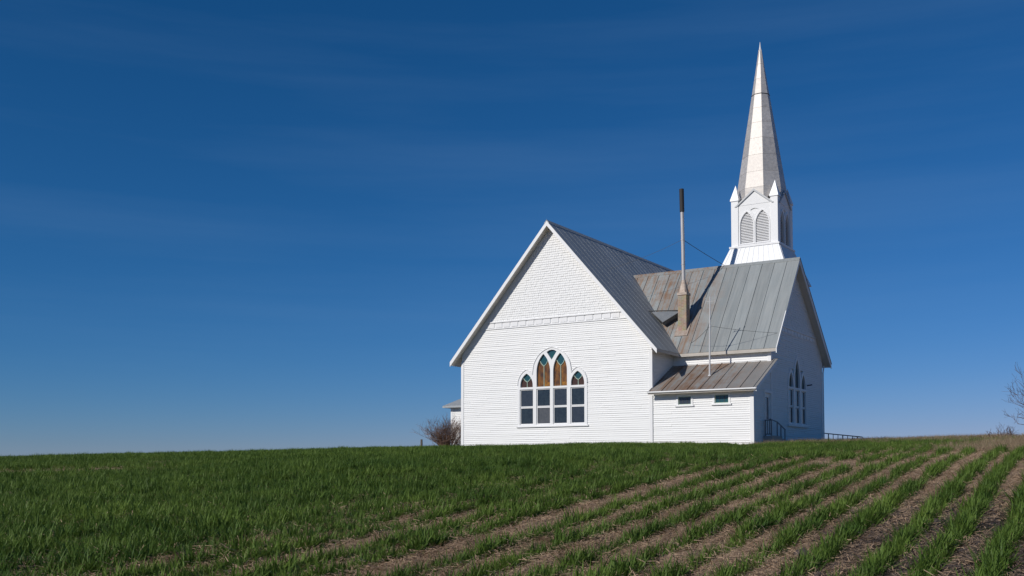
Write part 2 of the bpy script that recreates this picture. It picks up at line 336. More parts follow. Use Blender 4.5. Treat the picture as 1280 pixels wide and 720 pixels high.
def shingles(F, left, right, z0, z1):
    mb = MB(); z = z0; k = 0; rr = random.Random(3)
    while z < z1:
        zt = z + .115; l, r = left(z + .03), right(z + .03); a = l - rr.uniform(0, .12)
        while a < r:
            b = a + rr.uniform(.10, .135); p, q = max(a, l), min(b - .006, r)
            if q - p > .02:
                j = rr.uniform(-.004, .006); zz = z + rr.uniform(-.004, .004)
                lt, rt_ = max(p, left(min(zt, z1))), min(q, right(min(zt, z1)))
                if rt_ - lt < .005: lt = rt_ = (p + q) / 2
                mb.hexa([F(p, zz, -.1), F(q, zz, -.1), F(rt_, zt, -.1), F(lt, zt, -.1), F(p, zz, .026 + j), F(q, zz, .026 + j), F(rt_, zt, .008 + j), F(lt, zt, .008 + j)])
            a = b
        z = zt; k += 1
    return mb.build('shingles', M['shingle'], church, 'stuff')

# --- windows
def lancet(cx, hw, z0, zs, zt, n=9):
    h = zt - zs; c = (h * h - hw * hw) / (2 * hw); Rr = c + hw; th = math.acos(max(-1, min(1, c / Rr))) if Rr else 0
    Lp = [(cx - hw, z0)]
    for i in range(n + 1):
        a = th * i / n; Lp.append((cx + c - Rr * math.cos(a), zs + Rr * math.sin(a)))
    Rp = [(2 * cx - p[0], p[1]) for p in reversed(Lp[:-1])]
    return Lp + Rp
def arc_top(cx, hw, zs, zt):
    h = zt - zs
    def f(s):
        d = abs(s - cx)
        if d > hw: return -1e9
        c = (h * h - hw * hw) / (2 * hw); Rr = c + hw; return zs + math.sqrt(max(0, Rr * Rr - (c + d) ** 2))
    return f
def rect(a0, a1, b0, b1): return [(a0, b0), (a1, b0), (a1, b1), (a0, b1)]
def sash(F, parent, a0, a1, b0, b1, glass, t=.045):
    s_ = MB().prism([rect(a0, a1, b0, b1), rect(a0 + t, a1 - t, b0 + t, b1 - t)], F, -.055, .0).build('sash', M['paint'], parent)
    MB().fbox(F, a0 + t - .004, a1 - t + .004, b0 + t - .004, b1 - t + .004, -.045, -.035).build('pane', glass, parent)
def window_gable():
    F = frame((0, 0, 0), X, Z, -Y); c = 5.34; cols = [(3.52, 4.30), (4.475, 5.265), (5.415, 6.205), (6.38, 7.16)]
    z0, ztr = .98, 2.72
    tops = [arc_top(3.91, .52, 2.92, 3.70), arc_top(c, 1.09, 3.50, 4.72), arc_top(6.77, .52, 2.92, 3.70)]
    top = lambda s: max(f(s) for f in tops)
    ss = np.linspace(3.39, 7.29, 157); out_ = [(3.39, z0 - .08)] + [(float(s), max(2.92, top(s))) for s in ss] + [(7.29, z0 - .08)]
    big = [rect(a, b, z0, ztr) for a, b in cols]
    lan = [lancet(3.91, .36, ztr + .1, 2.92, 3.50), lancet(4.87, .385, ztr + .1, 3.55, 4.42), lancet(5.81, .385, ztr + .1, 3.55, 4.42), lancet(6.77, .36, ztr + .1, 2.92, 3.50)]
    fan = [(5.34, 4.10), (5.06, 4.50), (5.19, 4.575), (5.34, 4.60), (5.49, 4.575), (5.62, 4.50)]
    W = MB().prism([out_] + big + lan + [fan], F, -.1, .045).build('window', M['paint'], church)
    # hood moulding round the heads
    hood = MB()
    for f, a0, a1 in ((tops[0], 3.39, 4.25), (tops[1], 4.25, 6.43), (tops[2], 6.43, 7.29)):
        pts = [F(float(s), max(2.92, f(s)), .05) for s in np.linspace(a0, a1, 30)]; hood.tube(pts, .028, 6)
    hood.build('hood_moulding', M['paint'], W)
    MB().fbox(F, 3.33, 7.35, z0 - .13, z0 - .075, -.02, .085).build('sill', M['paint'], W)
    gl = [M['glass'], M['glass'], M['glass'], M['glass'], M['glass2'], M['glass'], M['glass'], M['glass']]
    for i, (a, b) in enumerate(cols):
        sash(F, W, a, b, 1.84, ztr, (M['glass'], M['glass3'], M['glass'], M['glass3'])[i]); sash(F, W, a, b, z0, 1.83, (M['glass3'], M['glass2'], M['glass3'], M['glass'])[i])
    for i, l in enumerate(lan):
        cx = (3.91, 4.87, 5.81, 6.77)[i]; hw = (.36, .385, .385, .36)[i]; zt = max(p[1] for p in l); zb = ztr + .1; mid = i in (1, 2)
        zY = zb + (zt - zb) * (.62 if mid else .38)
        Fg = lambda a, b, c_, F=F: F(a, b, c_)
        arm = lambda q: (cx + q * hw * .62, zY + (zt - zY) * .50)
        ls = [p for p in l if p[0] <= cx + 1e-6]; 
        # split: left light, right light, head light
        zc = arm(1)[1]
        left_ = [(cx, zb)] + [p for p in l if p[0] < cx - 1e-4 and p[1] <= zc] + [arm(-1), (cx, zY)]
        right_ = [(2 * cx - p[0], p[1]) for p in left_]
        head_ = [(cx, zY), arm(-1)] + [p for p in l if p[1] > zc] + [arm(1)]
        gm_ = M['mottled'] if mid else M['brown']; MB().prism([left_], F, -.06, -.05).build('pane', gm_, W); MB().prism([right_], F, -.06, -.05).build('pane', gm_, W); MB().prism([head_], F, -.06, -.05).build('pane', M['teal'], W)
        if mid:
            q = 1 if i == 1 else -1
            MB().fbox(F, cx + .04, cx + hw - .05, zb + .03, zb + .20, -.049, -.042).build('pane', M['amber'], W)  # patch over the glass, coloured as light shining through
        cm = MB(); cm.tube([F(cx, zb, -.035), F(cx, zY, -.035)], .02, 5)
        for q in (-1, 1): cm.tube([F(cx, zY, -.035), F(cx + q * hw * .35, zY + (zt - zY) * .2, -.035), F(*arm(q), -.035), F(cx + q * hw * .68, zY + (zt - zY) * .56, -.035)], .02, 5)
        cm.build('lead_came', M['came'], W)
    MB().prism([fan], F, -.06, -.05).build('pane', M['teal'], W)
    def hole(z):
        if z < z0 - .05: return []
        iv = []; on = None
        for s in ss:
            t = max(2.92, top(s)) - .04 > z and 3.42 < s < 7.26
            if t and on is None: on = s
            if not t and on is not None: iv.append((on, s)); on = None
        return iv
    return hole
def window_side():
    F = frame((xB, 0, 0), Y, Z, X); c = 6.28; z0 = .98; cols = [(4.92, 5.66), (5.90, 6.66), (6.90, 7.64)]; ztr = 2.62
    tops = [arc_top(5.29, .50, 2.72, 3.62), arc_top(c, .54, 3.20, 4.32), arc_top(7.27, .50, 2.72, 3.62)]
    top = lambda s: max(f(s) for f in tops); ss = np.linspace(4.79, 7.77, 121)
    out_ = [(4.79, z0 - .08)] + [(float(s), max(2.72, top(s))) for s in ss] + [(7.77, z0 - .08)]
    lan = [lancet(5.29, .34, ztr + .1, 2.76, 3.42), lancet(c, .36, ztr + .1, 3.2, 4.1), lancet(7.27, .34, ztr + .1, 2.76, 3.42)]
    W = MB().prism([out_] + [rect(a, b, z0, ztr) for a, b in cols] + lan, F, -.1, .045).build('window', M['paint'], church)
    MB().fbox(F, 4.7, 7.86, z0 - .15, z0 - .06, -.02, .10).build('sill', M['paint'], W)
    for a, b in cols:
        sash(F, W, a, b, 1.80, ztr, M['glass3']); sash(F, W, a, b, z0, 1.79, M['glass4'])
    for i, l in enumerate(lan):
        MB().prism([l], F, -.06, -.05).build('pane', M['glass4'], W)
        cx = (5.29, c, 7.27)[i]; zt = max(p[1] for p in l); MB().tube([F(cx, ztr + .1, -.035), F(cx, zt - .03, -.035)], .018, 5).build('lead_came', M['came'], W)
    return lambda z: [] if z < z0 - .05 else [(min(q), max(q)) for q in [[float(s) for s in ss if max(2.72, top(s)) - .04 > z]] if len(q) > 1]
def window_small(F, a0, a1, b0, b1):
    W = MB().prism([rect(a0 - .09, a1 + .09, b0 - .02, b1 + .09), rect(a0, a1, b0, b1)], F, -.1, .045).build('window', M['paint'], church)
    MB().fbox(F, a0 - .14, a1 + .14, b0 - .085, b0 - .022, -.02, .075).build('sill', M['paint'], W)
    MB().prism([rect(a0, a1, b0, b1), rect(a0 + .03, a1 - .03, b0 + .03, b1 - .03)], F, -.06, -.01).build('sash', M['came'], W)
    MB().fbox(F, a0 + .026, a1 - .026, b0 + .026, b1 - .026, -.05, -.04).build('pane', M['teal'] if a0 > 13 else M['glass'], W)
    n = 3
    for i in range(1, n): q = a0 + (a1 - a0) * i / n; MB().fbox(F, q - .008, q + .008, b0 + .03, b1 - .03, -.039, -.03).build('muntin', M['seam_dark'], W)
    return lambda z: [(a0 - .05, a1 + .05)] if b0 - .02 < z < b1 + .06 else []

# W1, the big gable
F1 = frame((0, 0, 0), X, Z, -Y); gl = lambda z: 0 if z < zeA + .05 else max(0, w / 2 - (zrA - .13 - z) / sA); gr = lambda z: w - gl(z)
hw1 = window_gable(); ZB0, ZB1 = 5.86, 6.17
siding('gable', F1, gl, gr, BASE, ZB0, [hw1]); shingles(F1, gl, gr, ZB1, zrA - .25)
fr = MB().prism([[(gl(ZB0), ZB0), (gr(ZB0), ZB0), (gr(ZB1), ZB1), (gl(ZB1), ZB1)]], F1, -.1, .022).build('frieze_band', M['paint'], church)
MB().fbox(F1, gl(ZB1) + .14, gr(ZB1) - .14, ZB1 - .025, ZB1 + .03, -.1, .075).build('moulding', M['paint'], fr); MB().fbox(F1, gl(ZB0) + .14, gr(ZB0) - .14, ZB0 - .04, ZB0 + .012, -.1, .05).build('moulding', M['paint'], fr)
nfp = 16; a0, a1 = gl(ZB1) + .25, gr(ZB1) - .25; st = (a1 - a0) / nfp; pm = MB().box(0, st * .80, -.045, -.023, ZB0 + .04, ZB1 - .05).mesh('frieze_panel', M['paint'])
for i in range(nfp):
    o = bpy.data.objects.new('frieze_panel', pm); col.objects.link(o); o.parent = fr; o.location = (a0 + st * i + st * .1, random.uniform(-.003, .003), random.uniform(-.004, .004))
# A side wall into the corner
F2 = frame((w, 0, 0), Y, Z, X); siding('aside', F2, lambda z: .1, lambda z: yB + .1, 2.0, zeA + .3)
# wing wall over the porch
F3 = frame((0, yW, 0), X, Z, -Y); siding('wing', F3, lambda z: w - .1, lambda z: xB - .02, zpt - .45, zeB + .12)
# porch front
F4 = frame((0, .03, 0), X, Z, -Y); FP = F4
hs1 = window_small(F4, 11.9, 12.52, 1.70, 2.07); hs2 = window_small(F4, 13.63, 14.27, 1.715, 2.09)
siding('porch', F4, lambda z: w + .02, lambda z: xB, BASE, zpe + .12, [hs1, hs2])
# porch end + wing gable (shaded side)
F5 = frame((xB, 0, 0), Y, Z, X)
dy0, dy1, dz0, dz1 = 1.50, 2.34, .30, 2.22
siding('porchend', F5, lambda z: max(.03, (z - zpe + .10) / sP - op), lambda z: yW, BASE, zpt - .2, [lambda z: [(dy0 - .06, dy1 + .06)] if dz0 - .05 < z < dz1 + .06 else []])
gl5 = lambda z: yW if z < zeB + .1 else max(yW, yr - (zrB - .13 - z) / sBf); gr5 = lambda z: yR if z < zeB + .3 else min(yR, yr + (zrB - .13 - z) / sBr)
hw5 = window_side(); siding('wgable', F5, gl5, gr5, BASE, 5.20, [hw5]); shingles(F5, gl5, gr5, 5.46, zrB - .25)
fr5 = MB().prism([[(gl5(5.2), 5.2), (gr5(5.2), 5.2), (gr5(5.46), 5.46), (gl5(5.46), 5.46)]], F5, -.1, .022).build('frieze_band', M['paint'], church)
MB().fbox(F5, gl5(5.46) + .12, gr5(5.46) - .12, 5.44, 5.49, -.1, .07).build('moulding', M['paint'], fr5)
nfp = 12; a0, a1 = gl5(5.46) + .2, gr5(5.46) - .2; st = (a1 - a0) / nfp; pm = MB().box(xB + .023, xB + .045, 0, st * .8, 5.235, 5.41).mesh('frieze_panel', M['paint'])
for i in range(nfp):
    o = bpy.data.objects.new('frieze_panel', pm); col.objects.link(o); o.parent = fr5; o.location = (0, a0 + st * (i + .1), 0)
# door in the porch end
dr = MB().prism([[(dy0 - .11, dz0 - .05), (dy1 + .11, dz0 - .05), (dy1 + .11, dz1 + .12), (dy0 - .11, dz1 + .12)], rect(dy0, dy1, dz0, dz1)], F5, -.1, .045).build('door', M['paint'], church)
MB().prism([rect(dy0 + .003, dy1 - .003, dz0, dz1 - .003), rect(dy0 + .17, dy1 - .17, 1.05, dz1 - .2)], F5, -.09, -.03).build('door_leaf', M['paint'], dr)
MB().fbox(F5, dy0 + .168, dy1 - .168, 1.048, dz1 - .198, -.07, -.06).build('pane', M['glass'], dr)
MB().tube([F5(dy1 - .09, 1.05, -.03), F5(dy1 - .09, 1.05, .03)], [.02, .03], 8).build('door_knob', M['black_metal'], dr)
# corner boards
def corner(x0, x1, y0, y1, z0, z1): MB().box(x0, x1, y0, y1, z0, z1).build('corner_board', M['paint'], church)
corner(-.035, .12, -.040, .11, BASE, zeA - .02); corner(w - .12, w + .035, -.040, .13, BASE, zeA - .02)
corner(xB - .14, xB + .035, -.012, .14, BASE, zpe + .02); corner(xB - .13, xB + .036, yW - .036, yW + .11, BASE, zeB + .05); corner(xB - .12, xB + .035, yR - .12, yR + .035, BASE, zeB + .05)
corner(w - .02, w + .04, -.022, .12, BASE, zpe + .05)
# frieze boards under the eaves
MB().box(w + .04, xB - .10, -.03, .12, zpe - .19, zpe - .02).build('frieze_board', M['paint'], church)

# --- roofs
def chevron(pts_top, t): return pts_top + [(a, z - t) for a, z in reversed(pts_top)]
panel_cache = {}
def panel_mesh(Lw, Ll, m, rib=.034):
    k = (round(Lw, 3), round(Ll, 3), m.name)
    if k not in panel_cache:
        b = MB(); b.box(0, Lw, 0, Ll, -.012, 0)
        b.box(-.012, .012, 0, Ll - .02, 0, rib)
        panel_cache[k] = b.mesh('roof_panel', m)
    return panel_cache[k]
def panels(roof, P0, e, s, n, width, L_, m, step=.61, end=.0):
    """standing-seam sheets: P0 at the eave, e along it, s up the slope, n out"""
    e, s, n = Vector(e), Vector(s).normalized(), Vector(n).normalized(); k = 0; a = 0
    while a < width - .02:
        ww = min(step, width - a); me = panel_mesh(ww - .004, L_, m, .004 if m is M['roofA'] else .03)
        o = bpy.data.objects.new('roof_panel', me); col.objects.link(o); o.parent = roof
        p = Vector(P0) + e * a
        mt = Matrix(((e.x, s.x, n.x, p.x), (e.y, s.y, n.y, p.y), (e.z, s.z, n.z, p.z), (0, 0, 0, 1))); o.matrix_local = mt
        a += step; k += 1
    b = MB()
def gable_roof(name, pts, F, c0, c1, m, soff):
    """pts: eave-ridge-eave in the F plane"""
    t = .15
    low = [(a, z - .02) for a, z in pts]
    r = MB().prism([chevron(low, t)], F, c0 + .03, c1 - .03).build('roof', M['soffit'], church)
    for cc in ((c0, c0 + .035), (c1 - .035, c1)):
        top = [(pts[0][0] - .012, pts[0][1] - .012), (pts[1][0], pts[1][1] - .005), (pts[2][0] + .012, pts[2][1] - .012)]
        MB().prism([chevron(top, .235)], F, *cc).build('rake_board', M['paint'], r)
    return r
rA = gable_roof('roof', [(-eA, zeA), (w / 2, zrA), (w + eA, zeA)], F_xz, -oA, LA + .4, M['roofA'], None)
LsA = math.hypot(w / 2 + eA, zrA - zeA)
panels(rA, (w + eA + .02, -oA - .01, zeA - .02 * sA), Y, (-1, 0, sA), (sA, 0, 1), LA + .85, LsA + .03, M['roofA'])
panels(rA, (-eA - .02, LA + .40, zeA - .02 * sA), -Y, (1, 0, sA), (-sA, 0, 1), LA + .85, LsA + .03, M['roofA'])
MB().box(w + eA - .03, w + eA + .008, -oA + .036, 2.0, zeA - .16, zeA - .03).build('fascia_board', M['aged'], rA)
MB().box(-eA - .008, -eA + .03, -oA + .036, LA, zeA - .20, zeA - .03).build('fascia_board', M['paint'], rA)
rc = MB().prism([[(w / 2 - .13, zrA - .13 * sA + .045), (w / 2, zrA + .05), (w / 2 + .13, zrA - .13 * sA + .045), (w / 2 + .12, zrA - .13 * sA), (w / 2, zrA + .02), (w / 2 - .12, zrA - .13 * sA)]], F_xz, -oA - .01, LA + .4).build('ridge_cap', M['roofA'], rA)
xS = 8.0
rB = gable_roof('roof', [(yB - eB, zeB), (yr, zrB), (yR + eB, zeB)], F_yz, 6.3, xB + gB, M['roofB'], None)
LBf = math.hypot(yr - yB + eB, zrB - zeB); LBr = math.hypot(yR + eB - yr, zrB - zeB)
wid = xB + gB + .01 - 6.6
panels(rB, (6.6 + (wid % .61) - .61, yB - eB - .015, zeB - .015 * sBf), X, (0, 1, sBf), (0, -sBf, 1), wid + .61 - (wid % .61), LBf + .02, M['roofB'])
panels(rB, (xB + gB + .01, yR + eB + .015, zeB - .015 * sBr), -X, (0, -1, sBr), (0, sBr, 1), wid, LBr + .02, M['roofB'])
MB().prism([[(yr - .12, zrB - .12 * sBf + .045), (yr, zrB + .05), (yr + .12, zrB - .12 * sBr + .045), (yr + .11, zrB - .12 * sBr), (yr, zrB + .02), (yr - .11, zrB - .12 * sBf)]], F_yz, 6.6, xB + gB + .01).build('ridge_cap', M['roofB'], rB)
MB().box(w + .35, xB + gB - .036, yB - eB - .008, yB - eB + .03, zeB - .14, zeB - .03).build('fascia_board', M['aged'], rB)
MB().box(w + .35, xB + gB - .036, yR + eB - .03, yR + eB + .008, zeB - .19, zeB - .03).build('fascia_board', M['paint'], rB)
# porch roof (lean-to)
lowp = [(-op, zpe - .02), (yB + .02, zpt - .02 + .02 * sP)]
rP = MB().prism([chevron(lowp, .12)], F_yz, w + .045, xB + gp - .03).build('roof', M['soffit'], church)
MB().prism([chevron([(-op - .01, zpe - .012), (yB - .04, zpt - .012 - .04 * sP)], .17)], F_yz, xB + gp - .035, xB + gp).build('rake_board', M['paint'], rP)
MB().box(w - .03, xB + gp - .036, -op - .03, -op + .002, zpe - .15, zpe - .035).build('fascia_board', M['aged'], rP)
MB().tube([(w - .05, -op - .075, zpe - .055), (xB + gp, -op - .075, zpe - .06)], .035, 8).build('gutter', M['paint'], rP)
LP = math.hypot(yB + op, zpt - zpe)
panels(rP, (w + .015, -op - .02, zpe - .02 * sP), X, (0, 1, sP), (0, -sP, 1), xB + gp - w - .01, LP, M['roofP'])
# flashings: valley and porch head
nAv = Vector((sA, 0, 1)).normalized()
MB().fbox(frame((w + .46, -op - .0, 0), X, Z, Y), 0, .001, 0, .001, 0, .001)
va = Vector((w + eA, yB - eB, zeB)); vb = Vector((w / 2 + (zrA - zrB) / sA, yr, zrB)); vd = (vb - va).normalized(); nB = Vector((0, -sBf, 1)).normalized()
vm = MB(); off = Vector((.35, 0, -.35 * sA)) * 0
qa = vd.cross(nAv).normalized() * .17; qb = nB.cross(vd).normalized() * .17
if qa.x > 0 or True:
    vm.add([va + nAv * .03, vb + nAv * .03, vb - qa + nAv * .018, va - qa + nAv * .018], [(0, 1, 2, 3)]); vm.add([va + nAv * .03, vb + nAv * .03, vb + qa + nAv * .018, va + qa + nAv * .018], [(0, 1, 2, 3)])
# annex behind the left corner
ax0, ay0, ay1, az = -3.05, 3.3, 7.4, 2.22
MB().box(ax0 + I, .05, ay0 + I, ay1, BASE, az).build('annex_wall', M['paint'], church)
siding('annex', frame((0, ay0, 0), X, Z, -Y), lambda z: ax0 + .02, lambda z: 0, BASE, az + .05); corner(ax0 - .03, ax0 + .11, ay0 - .035, ay0 + .11, BASE, az + .04)
hx0, hy0, hy1 = ax0 - .36, ay0 - .36, ay1 + .36; ar = MB()
A_, B_, C_, D_, E_, G_ = (hx0, hy0, az + .06), (.0, hy0, az + .06), (.0, hy1, az + .06), (hx0, hy1, az + .06), (hx0 + 2.45, (hy0 + hy1) / 2, az + 1.5), (.0, (hy0 + hy1) / 2, az + 1.5)
a2 = [(p[0], p[1], p[2] - .1) for p in (A_, B_, C_, D_)]
ar.add([A_, B_, C_, D_, E_, G_] + a2, [(0, 1, 5, 4), (0, 4, 3), (3, 4, 5, 2), (1, 2, 5), (0, 6, 7, 1), (1, 7, 8, 2), (2, 8, 9, 3), (3, 9, 6, 0), (6, 9, 8, 7)])
ar.build('annex_roof', M['roofA'], church)

# --- chimney
cx_, cy_ = 10.86, 3.20; cw = .215
ch = MB().box(cx_ - cw, cx_ + cw, cy_ - cw, cy_ + cw, 4.9, 7.22).build('chimney', M['brick'], church)
MB().box(cx_ - cw - .035, cx_ + cw + .035, cy_ - cw - .035, cy_ + cw + .035, 7.20, 7.32).build('cap', M['flash'], ch)
cn = MB(); ring = []
for k, (zz, rr_) in enumerate(((7.32, None), (7.95, .10))):
    for j in range(16):
        a = 2 * math.pi * (j + .5) / 16
        if rr_ is None:
            q = max(abs(math.cos(a)), abs(math.sin(a))); cn.v.append((cx_ + .22 * math.cos(a) / q, cy_ + .22 * math.sin(a) / q, zz))
        else: cn.v.append((cx_ + rr_ * math.cos(a), cy_ + rr_ * math.sin(a), zz))
for j in range(16): cn.f.append((j, (j + 1) % 16, 16 + (j + 1) % 16, 16 + j))
cn.f.append(tuple(range(16, 32))); cn.f.append(tuple(reversed(range(16)))); cn.build('flue_cone', M['flash'], ch)
PX = (cx_ - .01, cy_); 
MB().tube([(cx_, cy_, 7.9), (cx_ - .02, cy_, 9.5), (cx_ - .05, cy_, 11.36)], .088, 14).build('flue_pipe', M['pipe'], ch, smooth=False)
MB().tube([(cx_ - .05, cy_, 11.30), (cx_ - .07, cy_, 12.43)], .112, 14).build('flue_top', M['pipe_dark'], ch)
for zz in (8.7, 9.9): MB().tube([(cx_ - .02 - (zz - 8.7) * .01, cy_, zz), (cx_ - .02 - (zz - 8.7) * .01, cy_, zz + .035)], .10, 14).build('pipe_collar', M['pipe'], ch)
def wire(a, b, sag, parent, rad=.008, name='guy_wire'):
    a, b = Vector(a), Vector(b); pts = [a.lerp(b, t) - Vector((0, 0, sag * 4 * t * (1 - t))) for t in np.linspace(0, 1, 9)]
    return MB().tube(pts, rad, 4).build(name, M['wire'], parent)
wire((cx_ - .03, cy_, 9.95), (11.95, 5.72, zrB + .06), .03, ch, .013); wire((cx_ - .03, cy_, 9.95), (7.13, 2.66, 8.80), .10, ch, .007); pass
# base flashing and the little cricket behind, between chimney and main roof
zr_at = lambda y: zrB - (yr - y) * sBf
fb = MB(); Fb = frame((cx_, cy_, zr_at(cy_)), X, Vector((0, 1, sBf)).normalized(), Vector((0, -sBf, 1)).normalized())
fb.fbox(Fb, -.33, .33, -.62, .42, .0, .045); fb.build('base_flashing', M['flash'], ch)
ck = MB(); p1, p2, p3 = Vector((9.18, 3.10, 6.52)), Vector((cx_ - cw - .01, 3.40, 6.50)), Vector((9.85, 2.98, 5.93))
ck.add([p1, p2, p3] + [p + Vector((0, .55, -.25)) for p in (p1, p2, p3)], [(0, 1, 2), (5, 4, 3), (0, 3, 4, 1), (1, 4, 5, 2), (2, 5, 3, 0)])
ck.build('cricket', M['lead'], ch)
MB().tube([p1 + Vector((-.15, -.02, .06)), p2 + Vector((0, -.02, .02))], .028, 5).build('cricket_edge', M['seam_dark'], ch)
MB().tube([p1 + Vector((0, -.02, 0)), p3 + Vector((0, -.02, 0)), p2 + Vector((0, -.02, -.02))], .028, 5).build('cricket_edge', M['seam_dark'], ch)

# --- tower: skirt, belfry, spire
tx, ty, tw = 13.082, 8.273, 2.428; tz0, tz1, ztip = 10.084, 12.50, 21.0; H = tw / 2
def tower_frame(k):
    n = [(0, -1), (1, 0), (0, 1), (-1, 0)][k]; n = Vector((n[0], n[1], 0)); e = Vector((-n.y, n.x, 0)); return frame((tx, ty, 0), e, Z, n)
sk = MB(); h0, h1 = 1.95, H + .05; zs0, zs1 = 8.28, tz0 - .02
bp_ = [(tx + a * h0, ty + b * h0, zs0) for a, b in ((-1, -1), (1, -1), (1, 1), (-1, 1))]; tp_ = [(tx + a * h1, ty + b * h1, zs1) for a, b in ((-1, -1), (1, -1), (1, 1), (-1, 1))]
skirt = sk.hexa(bp_ + tp_).build('tower_skirt', M['skirt'], church)
MB().box(tx - 1.72, tx + 1.72, ty - 1.72, ty + 1.72, 3, 8.4).build('tower_shaft', M['paint'], church)
for k in range(4):
    F = tower_frame(k)
    for j in range(-5, 6):     # ribs of the skirt
        q = j / 5.5; MB().tube([F(q * h0, zs0, h0 + .005), F(q * h1, zs1, h1 + .005)], .016, 4).build('rib', M['skirt'], skirt)
MB().box(tx - H - .09, tx + H + .09, ty - H - .09, ty + H + .09, tz0 - .03, tz0 + .06).build('sill_course', M['paint'], skirt)
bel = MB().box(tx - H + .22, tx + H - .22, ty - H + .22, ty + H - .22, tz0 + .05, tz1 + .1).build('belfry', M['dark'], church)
pw = .37
for k in range(4):
    F = tower_frame(k); iw = H - pw * .7
    l1, l2 = lancet(-.405, .345, tz0 + .16, tz0 + 1.12, tz0 + 1.80), lancet(.405, .345, tz0 + .16, tz0 + 1.12, tz0 + 1.80)
    fan = [(0, tz0 + 1.62), (-.21, tz0 + 1.87), (-.1, tz0 + 1.93), (0, tz0 + 1.95), (.1, tz0 + 1.93), (.21, tz0 + 1.87)]
    MB().prism([rect(-iw, iw, tz0 + .06, tz1 - .1), l1, l2, fan], F, H - .16, H - .045).build('belfry_wall', M['shingle'], bel)
    for l in (l1, l2):   # raised surround of each opening
        c0 = sum(p[0] for p in l) / len(l); cz0 = tz0 + .16
        lo = lancet(c0 if abs(c0) < .01 else math.copysign(.405, c0), .40, cz0 - .03, tz0 + 1.12, tz0 + 1.88); MB().prism([lo, l], F, H - .05, H - .015).build('surround', M['paint'], bel)
    z = tz0 + .17; slat = None
    while z < tz0 + 1.80:
        for c0 in (-.405, .405):
            f = arc_top(c0, .345, tz0 + 1.12, tz0 + 1.80); hw_ = .36
            while hw_ > .02 and z + .03 > tz0 + 1.12 and f(c0 + min(hw_, .3449)) < z + .03: hw_ -= .01
            if hw_ > .05: MB().hexa([F(c0 - hw_, z, H - .07), F(c0 + hw_, z, H - .07), F(c0 + hw_, z + .075, H - .15), F(c0 - hw_, z + .075, H - .15), F(c0 - hw_, z + .014, H - .065), F(c0 + hw_, z + .014, H - .065), F(c0 + hw_, z + .09, H - .145), F(c0 - hw_, z + .09, H - .145)]).build('slat', M['paint'], bel)
        z += .082
    MB().prism([fan], F, H - .12, H - .09).build('fan_panel', M['shingle'], bel)
    # pediment
    ped = [(-iw - .04, tz1 - .30), (iw + .04, tz1 - .30), (0, tz1 + .50)]
    MB().prism([[(-iw, tz1 - .27), (iw, tz1 - .27), (0, tz1 + .44)]], F, .3, H - .03).build('pediment', M['shingle'], bel)
    sl_ = (.80) / (iw + .04); tkk = .085
    for q in (-1, 1):
        MB().prism([[(0, tz1 + .52), (q * (iw + .07), tz1 - .31), (q * (iw - .02), tz1 - .33), (0, tz1 + .52 - .115)]], F, .35, H + .035).build('pediment_rake', M['aged2'], bel)
    # corner post, shared corners: one post per frame at +e side
    q = F(H - pw / 2, 0, H - pw / 2)
    ps = MB().box(q.x - pw / 2, q.x + pw / 2, q.y - pw / 2, q.y + pw / 2, tz0 + .055, tz1).build('corner_post', M['paint'], bel)
    b4 = [(q.x + a * .225, q.y + b * .225, tz1) for a, b in ((-1, -1), (1, -1), (1, 1), (-1, 1))]
    MB().add(b4 + [(p[0], p[1], tz1 + .06) for p in b4] + [(q.x, q.y, tz1 + .86)], [(3, 2, 1, 0), (0, 1, 5, 4), (1, 2, 6, 5), (2, 3, 7, 6), (3, 0, 4, 7), (4, 5, 8), (5, 6, 8), (6, 7, 8), (7, 4, 8)]).build('pinnacle', M['skirt'], bel)
# spire: octagon, flats square with the tower
AP = lambda z: min(1.155, .146 * (ztip - z))            # apothem
def oct(z, k, ap=None): a = R(22.5 + 45 * k); r_ = (AP(z) if ap is None else ap) / math.cos(R(22.5)); return Vector((tx + r_ * math.cos(a), ty + r_ * math.sin(a), z))
zb = 12.2; sp = MB()
sp.v = [tuple(oct(zb, k, AP(zb) - .02)) for k in range(8)] + [(tx, ty, ztip - .12)]; sp.f = [(k, (k + 1) % 8, 8) for k in range(8)] + [tuple(reversed(range(8)))]
spire = sp.build('spire', M['seam_dark'], church)
tiers = [12.2, 13.1, 13.95, 14.85, 15.75, 16.6, 17.4, 18.16, 19.0, 19.8, 20.55]
for i in range(len(tiers) - 1):
    for k in range(8):
        z0, z1 = tiers[i] + .006, tiers[i + 1] - .004
        a, b, c, d_ = oct(z0, k), oct(z0, k + 1), oct(z1, k + 1), oct(z1, k)
        n = (b - a).cross(d_ - a).normalized(); n = n if n.dot(a - Vector((tx, ty, z0))) > 0 else -n
        t0 = -.016; qq = [a, b, c, d_]
        MB().hexa([p + n * t0 for p in qq] + [p + n * .004 for p in qq]).build('spire_panel', M['spire'], spire)
for k in range(8): MB().tube([oct(12.3, k, AP(12.3) + .004), oct(20.6, k, AP(20.6) + .003)], [.022, .014], 5).build('hip_roll', M['spire'], spire)
bd = MB(); bd.v = [tuple(oct(z, k, AP(z) + e)) for z, e in ((18.145, .012), (18.145, .024), (18.175, .024), (18.175, .012)) for k in range(8)]
bd.f = [(r_ * 8 + k, r_ * 8 + (k + 1) % 8, (r_ + 1) * 8 + (k + 1) % 8, (r_ + 1) * 8 + k) for r_ in range(3) for k in range(8)]; bd.build('spire_band', M['seam_dark'], spire)
MB().tube([(tx, ty, 20.5), (tx, ty, 20.75), (tx, ty, 21.02)], [.085, .04, .008], 8).build('finial', M['skirt'], spire)
